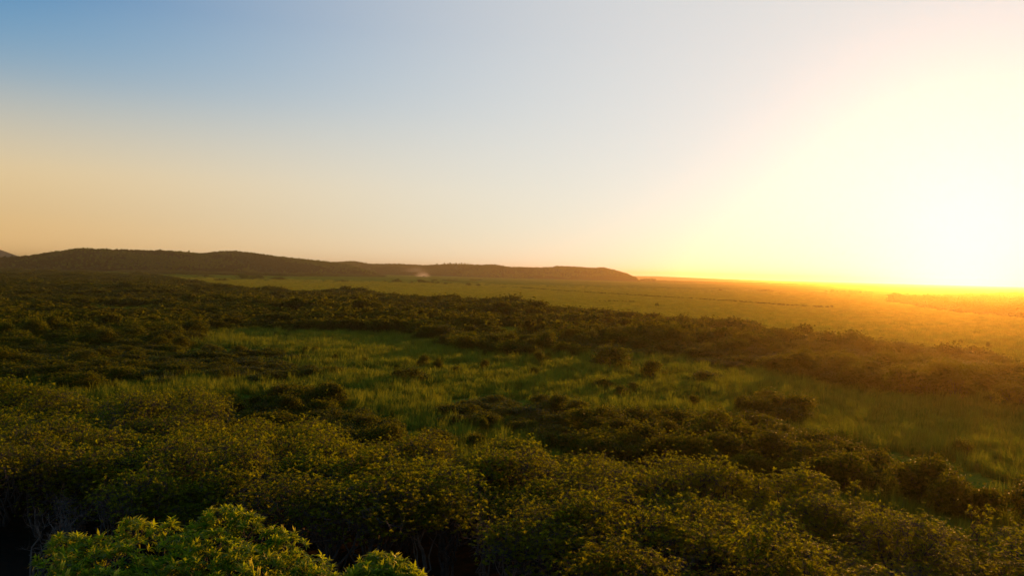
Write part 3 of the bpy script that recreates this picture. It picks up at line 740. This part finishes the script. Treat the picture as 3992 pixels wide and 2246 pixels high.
# bright tree at the bottom left -----------------------------------------------
def bright_tree(loc, domes, seed, label, nspray, base_z):
    """domes: world-space tufts of the crown (x, y, z, r); every leaf spray at a twig end is a part"""
    rs2 = np.random.RandomState(seed)
    e = link('broadleaf_tree', None, None, loc); tag(e, label, 'tree')
    L0 = np.array(loc)
    dm = np.array(domes); dm[:, :3] -= L0
    T = Tubes(); top = dm[:, :3].mean(0); fork = np.array([top[0] * 0.4, top[1] * 0.4, top[2] * 0.45])
    T.add(curve_pts(np.array([0, 0, -0.3]), fork, rs2, 7, 0.03), np.linspace(0.17, 0.12, 7), 9)
    trunk = link('trunk', T.mesh('trunk', M_BARK), e)
    TB = Tubes(); nodes = []
    for d in dm:
        c = d[:3] + np.array([0, 0, -0.5 * d[3]])
        p = curve_pts(fork, c, rs2, 7, 0.06, -0.08); TB.add(p, np.linspace(0.085, 0.028, 7), 6); nodes += list(p[3:])
        for q in range(9):
            v = rot_rand(rs2, 1, 0.35)[0]; t_ = d[:3] + v * d[3] * np.array([0.75, 0.75, 0.45])
            p2 = curve_pts(c, t_, rs2, 4, 0.1); TB.add(p2, np.linspace(0.024, 0.010, 4), 4); nodes += list(p2[1:])
    nd = np.array(nodes)
    w = dm[:, 3] ** 2; k = rs2.choice(len(dm), nspray, p=w / w.sum()); d = dm[k]
    v = rot_rand(rs2, nspray, 0.5)
    c = d[:, :3] + v * (d[:, 3] * (0.62 + 0.55 * rs2.rand(nspray)))[:, None] * np.array([1, 1, 0.62])
    ax = v * 0.7 + np.array([0, 0, 0.75]) + rs2.normal(size=v.shape) * 0.2; ax /= np.linalg.norm(ax, axis=1)[:, None]
    for i in range(nspray):
        j = np.argmin(((nd - c[i]) ** 2).sum(1)); TB.add(curve_pts(nd[j], c[i], rs2, 3, 0.08), [0.009, 0.007, 0.005], 3)
    link('branches', TB.mesh('branches', M_BARK), e)
    ny = int(nspray * 0.035)
    for i in rs2.choice(nspray, ny, replace=False):                # pale unfolding shoots standing up out of the sprays
        o = link('young_shoot', SHOOT, e, c[i] + ax[i] * 0.05, rs2.rand() * 6.28); o.rotation_euler = (rs2.normal() * 0.3, rs2.normal() * 0.3, rs2.rand() * 6.28)
        s_ = 0.8 + 0.6 * rs2.rand(); o.scale = (s_, s_, s_)
    nsp = min(290, nspray)
    for i in range(nsp):
        o = link('leaf_spray', SPRAY[rs2.randint(0, len(SPRAY))], e, c[i]); o.rotation_mode = 'QUATERNION'
        o.rotation_quaternion = Vector(ax[i]).to_track_quat('Z', 'Y'); s_ = 0.8 + 0.45 * rs2.rand(); o.scale = (s_, s_, s_)
    if nspray > nsp:
        V, F, tint = rosettes(c[nsp:], ax[nsp:], rs2, 9, 0.155, 0.042, 0.3, (0.4, 1.35))
        tag(link('foliage', make_mesh('foliage', V, F, tint, mats=[M_BRIGHT]), e), kind='stuff')
    return e
SPRAY = []
for k in range(4):
    r_ = np.random.RandomState(700 + k)
    V, F, tint = rosettes(np.zeros((2, 3)) + np.array([[0, 0, 0], [0, 0, 0.05]]), np.array([[0, 0, 1.0], [0.1, 0.05, 0.99]]), r_, 9, 0.155, 0.042, 0.3, (0.4, 1.4))
    SPRAY.append(make_mesh('leaf_spray', V, F, tint, mats=[M_BRIGHT]))
M_SHOOT = leaf_mat('young_shoot', (0.26, 0.26, 0.02), (0.42, 0.40, 0.04), (0.8, 0.75, 0.05), 0.5, 0.4, 0.1, 0.02)
V, F, tint = rosettes(np.zeros((1, 3)), np.array([[0, 0, 1.0]]), np.random.RandomState(790), 4, 0.17, 0.04, 0.05, (0.08, 0.3))
SHOOT = make_mesh('young_shoot', V, F, tint, mats=[M_SHOOT])
def dome(px, py, d, r):
    v = ray(px, py); t = d / v.y
    return (v.x * t, d, H + v.z * t - r * 0.62, r)
DOM = [dome(870, 1990, 18.5, 0.42), dome(960, 2030, 18.4, 0.40), dome(800, 2040, 18.3, 0.36), dome(540, 2040, 18.2, 0.46), dome(640, 2060, 18.0, 0.38), dome(440, 2095, 17.8, 0.36), dome(260, 2100, 17.6, 0.36), dome(350, 2125, 17.4, 0.45), dome(205, 2145, 17.3, 0.30), dome(1060, 2080, 18.2, 0.40), dome(1130, 2110, 17.9, 0.36), dome(780, 2090, 17.3, 0.8), dome(460, 2140, 16.8, 0.8),
       dome(960, 2160, 17.0, 0.8), dome(1180, 2180, 17.2, 0.6), dome(700, 2200, 16.4, 0.8), dome(250, 2200, 16.4, 0.7), dome(1270, 2235, 16.6, 0.6), dome(720, 2100, 17.8, 0.4),
       dome(900, 2260, 15.8, 0.9), dome(420, 2270, 15.8, 0.9), dome(1100, 2290, 15.8, 0.8)]
bx, by = -6.6, 17.4
bright_tree((bx, by, float(ground_z(bx, by))), DOM, 41, 'bright yellow-green tree with narrow leaves rising in front of the dark thicket', 1350, 0)
DOM2 = [dome(1480, 2185, 16.6, 0.30), dome(1540, 2215, 16.2, 0.34), dome(1420, 2232, 16.0, 0.30), dome(1585, 2250, 15.9, 0.36), dome(1490, 2262, 15.8, 0.45)]
bx, by = -2.6, 16.4
bright_tree((bx, by, float(ground_z(bx, by))), DOM2, 43, 'small bright green treetop beside the larger narrow-leaved tree', 330, 0)

# reeds of the meadow -----------------------------------------------------------
REED = [reed_tuft(500 + k, 40, 1.7, 0.62, 0.055, M_REED, 0.2) for k in range(6)]
SEDGE = [reed_tuft(520 + k, 40, 1.1, 0.62, 0.06, M_SEDGE, 0.3) for k in range(4)]
P = polar_points(60, 1700, lambda d: 0.5 + 0.0052 * d, 51, half=0.60)
mk = in_scrub(P[:, 0], P[:, 1], 1.0)
D_ = np.hypot(P[:, 0], P[:, 1])
ok = (P[:, 1] > thicket_edge(P[:, 0]) - 3) & ((mk == 0) | (rs.rand(len(P)) < 0.03) | ((mk == 1) & (fbm(P[:, 0] / 30, P[:, 1] / 30, 3) < -0.10))) & (rs.rand(len(P)) < 1 - smooth(900, 1700, D_))
P = P[ok]; D_ = D_[ok]
gold = rs.rand(len(P)) < smooth(250, 480, D_ + 260 * fbm(P[:, 0] / 60, P[:, 1] / 60, 3))
for nm, sel, srcs, lab in (('reed_grass', ~gold, REED, 'tall green reeds and grass covering the marsh meadow'), ('sedge_grass', gold, SEDGE, 'short golden sedge covering the open plain')):
    Q = P[sel]; n = len(Q); s_ = Q[:, 2] / 0.95
    hh = np.clip(1.0 + 1.3 * fbm(Q[:, 0] / 14, Q[:, 1] / 14, 4) + rs.normal(size=n) * 0.28, 0.35, 1.9)
    scatter(nm, np.stack([Q[:, 0], Q[:, 1], ground_z(Q[:, 0], Q[:, 1])], 1), rs.rand(n) * 6.28, np.stack([s_, s_, hh], 1), rs.randint(0, len(srcs), n), srcs, lab, 'reeds')
    print(nm, n)

# woods on the hills ---------------------------------------------------------------
M_FOREST2 = leaf_mat('forest_leaf_dull', (0.010, 0.012, 0.002), (0.035, 0.034, 0.004), (0.08, 0.07, 0.005), 0.28, 0.7, 0.02, 0.05, 0.7)
FT = [far_tree(600 + k, mat=M_FOREST) for k in range(5)] + [far_tree(620 + k, mat=M_FOREST2) for k in range(4)]
for k, (nm, a0, a1, d0, d1) in enumerate([(n_, *HILL_FN[n_][1:5]) for n_ in ('hill0', 'hill1', 'hill2')]):
    zf = HILL_FN[nm][0]; Dfn = HILL_FN[nm][5]
    rs3 = np.random.RandomState(800 + k); sp = 8.0
    dd = np.arange(d0, d1, sp); pts = []
    for d in dd:
        m_ = int((a1 - a0) * d / sp); a = a0 + (a1 - a0) * rs3.rand(m_); e = d + rs3.rand(m_) * sp
        z = zf(a, e); Dr = Dfn(a) if callable(Dfn) else Dfn
        ok = (z > 0.3) & (e < Dr + 60)
        pts.append(np.stack([e * np.sin(a), e * np.cos(a), z - 1.0], 1)[ok])
    pts = np.concatenate(pts); n = len(pts)
    s = 0.65 + 0.4 * rs3.rand(n)
    sz = s * (0.8 + 0.5 * rs3.rand(n)) * smooth(0.0, 12, pts[:, 2] + 6)
    scatter('forest', pts, rs3.rand(n) * 6.28, np.stack([s, s, sz], 1), np.where(fbm(pts[:, 0] / 170 + 3, pts[:, 1] / 170, 3) + 0.06 * rs3.normal(size=n) > 0.02, rs3.randint(0, 5, n), rs3.randint(5, 9, n)), FT,
            ['dark woodland covering the large rounded hill', 'woodland covering the long headland that ends at the plain', 'woodland on the small knoll before the headland'][k], 'woodland')
    print('forest', n)

# trees standing out on the hill skylines ----------------------------------------------
def skyline_tree(px, py_base, hpx, hill, kind, label, group=None):
    zf, a0, a1, d0, d1, Dfn = HILL_FN[hill]
    v = ray(px, py_base); a = math.atan2(v.x, v.y); D = float(Dfn(np.array([a]))[0]) if callable(Dfn) else Dfn
    z = float(zf(np.array([a]), np.array([D]))[0]); Hm = hpx * D / FPX + 5
    e = link('skyline_tree', None, None, (D * math.sin(a), D * math.cos(a), z - 0.5), rs.rand() * 6.28, None); tag(e, label, 'tree', group)
    T = Tubes(); T.add([(0, 0, -1), (0.1, 0, Hm * 0.4), (0, 0.1, Hm * 0.8)], [0.4, 0.3, 0.12], 6)
    link('trunk', T.mesh('trunk', M_BROWNBARK), e)
    w = 0.45 if kind == 'spire' else 0.8
    c = link('crown', FT[rs.randint(0, 5)], e, (0, 0, Hm * 0.30)); c.scale = (w * Hm / 11, w * Hm / 11, Hm * 0.70 / 8.2)
skyline_tree(737, 984, 11, 'hill0', 'spire', 'lone spire-like tree on the saddle of the large hill')
skyline_tree(718, 984, 4, 'hill0', 'round', 'small round tree beside the spire-like tree on the saddle')
skyline_tree(1427, 1030, 6, 'hill1', 'round', 'single round tree on the headland next to its rounded summit')
skyline_tree(1642, 1034, 5, 'hill1', 'round', 'single tree on the headland skyline above the dust cloud')
for i, px in enumerate([1680, 1693, 1703, 1717, 1733, 1745, 1755, 1768, 1778, 1790, 1800, 1812, 1824, 1835]):
    skyline_tree(px, 1036, [5, 3, 7, 4, 8, 6, 9, 6, 8, 7, 9, 8, 9, 6][i], 'hill1', 'round', 'tall tree in the row along the headland skyline', 'row of trees on the headland skyline')
skyline_tree(1955, 1040, 4, 'hill1', 'round', 'small tree on the low stretch of the headland skyline')

# ditch across the plain, marked by dark sedge ---------------------------------------------
def sedge_line(pts, label, w):
    g = [ground_at(*p) for p in pts]; out = []
    for a, b in zip(g[:-1], g[1:]):
        n = int((b - a).length / 1.6) + 1
        for i in range(n):
            q = a.lerp(b, (i + rs.rand()) / n); out.append((q.x + rs.normal() * 0.8, q.y + rs.normal() * w, 0))
    out = np.array(out); n = len(out); out[:, 2] = ground_z(out[:, 0], out[:, 1])
    s = np.stack([0.35 + 0.25 * rs.rand(n)] * 2 + [0.25 + 0.25 * rs.rand(n)], 1)
    scatter('sedge', out, rs.rand(n) * 6.28, s, rs.randint(0, 5, n), FARB, label, 'sedge')
sedge_line([(2000, 1121), (2042, 1124), (2200, 1136), (2400, 1149), (2660, 1165), (2870, 1178), (3080, 1194), (3250, 1202)], 'long dark line of sedge along a ditch crossing the plain', 1.6)
sedge_line([(2337, 1178), (2400, 1178.5), (2471, 1181)], 'short dark streak of sedge on the plain near the scrub belt', 1.0)

# lorry raising dust at the foot of the headland ------------------------------------------------
def simple_mat(name, col, rough=0.5, metal=0.0):
    mt, n, l = new_mat(name)
    tc_ = n.new('ShaderNodeTexCoord'); nz = n.new('ShaderNodeTexNoise'); nz.inputs['Scale'].default_value = 1.5; nz.inputs['Detail'].default_value = 5
    l.new(tc_.outputs['Object'], nz.inputs['Vector'])
    mx = n.new('ShaderNodeMixRGB'); mx.blend_type = 'MULTIPLY'; mx.inputs[0].default_value = 0.5; mx.inputs[1].default_value = (*col, 1)
    l.new(nz.outputs[0], mx.inputs[2])
    pb = n.new('ShaderNodeBsdfPrincipled'); pb.inputs['Roughness'].default_value = rough; pb.inputs['Metallic'].default_value = metal
    l.new(mx.outputs[0], pb.inputs['Base Color']); o = n.new('ShaderNodeOutputMaterial'); l.new(pb.outputs[0], o.inputs['Surface'])
    return mt
import bmesh
def bev_box(name, size, loc, mat, parent, bev=0.08, taper=None):
    bm = bmesh.new(); bmesh.ops.create_cube(bm, size=1.0)
    for v in bm.verts:
        if taper and v.co.z > 0: v.co.x = v.co.x * taper[0] + taper[1]
        v.co.x *= size[0]; v.co.y *= size[1]; v.co.z *= size[2]
    bmesh.ops.bevel(bm, geom=bm.edges[:], offset=bev, segments=2, affect='EDGES')
    me = bpy.data.meshes.new(name); bm.to_mesh(me); bm.free(); me.materials.append(mat)
    return link(name, me, parent, loc)
def build_lorry():
    p = ground_at(1654, 1079.5)
    e = link('lorry', None, None, (p.x, p.y, float(ground_z(p.x, p.y))), math.radians(8)); tag(e, 'distant lorry with dark tipper body driving below the headland in its dust', 'lorry')
    mb = simple_mat('dark_steel', (0.05, 0.05, 0.055), 0.6); mc = simple_mat('pale_cab_paint', (0.5, 0.55, 0.62), 0.35); mg = simple_mat('cab_glass', (0.02, 0.03, 0.04), 0.08); mw = simple_mat('tyre_rubber', (0.02, 0.02, 0.02), 0.8)
    bev_box('chassis', (11.0, 1.0, 0.35), (0, 0, 0.95), mb, e)
    bev_box('tipper_body', (7.4, 2.5, 1.8), (-1.6, 0, 2.25), mb, e, 0.06, (1.06, 0.0))
    cab = bev_box('cab', (2.2, 2.4, 2.3), (4.2, 0, 2.2), mc, e, 0.15, (0.85, -0.05))
    bev_box('windscreen', (0.06, 2.0, 0.9), (1.06, 0, 0.45), mg, cab, 0.02)
    for sy in (-1, 1): bev_box('side_window', (1.0, 0.05, 0.7), (0.1, sy * 1.19, 0.5), mg, cab, 0.02)
    bev_box('bumper', (0.3, 2.4, 0.4), (5.5, 0, 0.8), mb, e, 0.05)
    bm = bmesh.new(); bmesh.ops.create_cone(bm, cap_ends=True, segments=18, radius1=0.52, radius2=0.52, depth=0.34, matrix=Matrix.Rotation(math.pi / 2, 4, 'X'))
    bmesh.ops.bevel(bm, geom=[ed_ for ed_ in bm.edges if abs(ed_.verts[0].co.y - ed_.verts[1].co.y) < 1e-4], offset=0.07, segments=2, affect='EDGES')
    wm = bpy.data.meshes.new('wheel'); bm.to_mesh(wm); bm.free(); wm.materials.append(mw)
    for x_ in (4.2, -2.6, -4.0):
        for sy in (-1, 1): link('wheel', wm, e, (x_, sy * 1.08, 0.52))
    return p
PL = build_lorry()
def dust(name, c, size, dens, label, seed):
    bm = bmesh.new(); bmesh.ops.create_icosphere(bm, subdivisions=4, radius=1.0)
    r_ = np.random.RandomState(seed); ph = r_.rand(6) * 6.28
    for v in bm.verts:
        q = v.co; f = 1 + 0.13 * math.sin(5 * q.x + ph[0]) * math.cos(4 * q.z + ph[1]) + 0.10 * math.sin(9 * q.x + ph[2] + 5 * q.y) 
        v.co = Vector((q.x * size[0] * f, q.y * size[1] * f, max(q.z * f, -0.25) * size[2]))
    me = bpy.data.meshes.new(name); bm.to_mesh(me); bm.free()
    mt, n, l = new_mat(name + '_air')
    tc_ = n.new('ShaderNodeTexCoord'); vm = n.new('ShaderNodeMapping'); vm.inputs['Scale'].default_value = (1 / size[0], 1 / size[1], 1 / size[2])
    l.new(tc_.outputs['Object'], vm.inputs['Vector'])
    ln = n.new('ShaderNodeVectorMath'); ln.operation = 'LENGTH'; l.new(vm.outputs[0], ln.inputs[0])
    mr = n.new('ShaderNodeMapRange'); mr.interpolation_type = 'SMOOTHSTEP'; mr.inputs[1].default_value = 0.95; mr.inputs[2].default_value = 0.05; mr.inputs[3].default_value = 0; mr.inputs[4].default_value = 1
    l.new(ln.outputs['Value'], mr.inputs[0])
    nz = n.new('ShaderNodeTexNoise'); nz.inputs['Scale'].default_value = 2.2; nz.inputs['Detail'].default_value = 4; l.new(vm.outputs[0], nz.inputs['Vector'])
    m1 = n.new('ShaderNodeMath'); m1.operation = 'MULTIPLY'; l.new(mr.outputs[0], m1.inputs[0]); l.new(nz.outputs[0], m1.inputs[1])
    m2 = n.new('ShaderNodeMath'); m2.operation = 'MULTIPLY'; l.new(m1.outputs[0], m2.inputs[0]); m2.inputs[1].default_value = dens
    pv = n.new('ShaderNodeVolumePrincipled'); pv.inputs['Color'].default_value = (0.93, 0.88, 0.78, 1); pv.inputs['Anisotropy'].default_value = 0.5
    l.new(m2.outputs[0], pv.inputs['Density']); o = n.new('ShaderNodeOutputMaterial'); l.new(pv.outputs[0], o.inputs['Volume'])
    me.materials.append(mt)
    tag(link(name, me, None, c), label, 'dust', kind='stuff')
dust('dust_cloud', (PL.x - 8, PL.y + 12, 3.0), (40, 14, 22), 0.09, 'bright sunlit dust cloud thrown up round the distant lorry', 1)
dust('dust_drift', (PL.x - 45, PL.y + 70, 22.0), (75, 30, 22), 0.008, 'thin veil of dust drifting off below the headland skyline', 2)
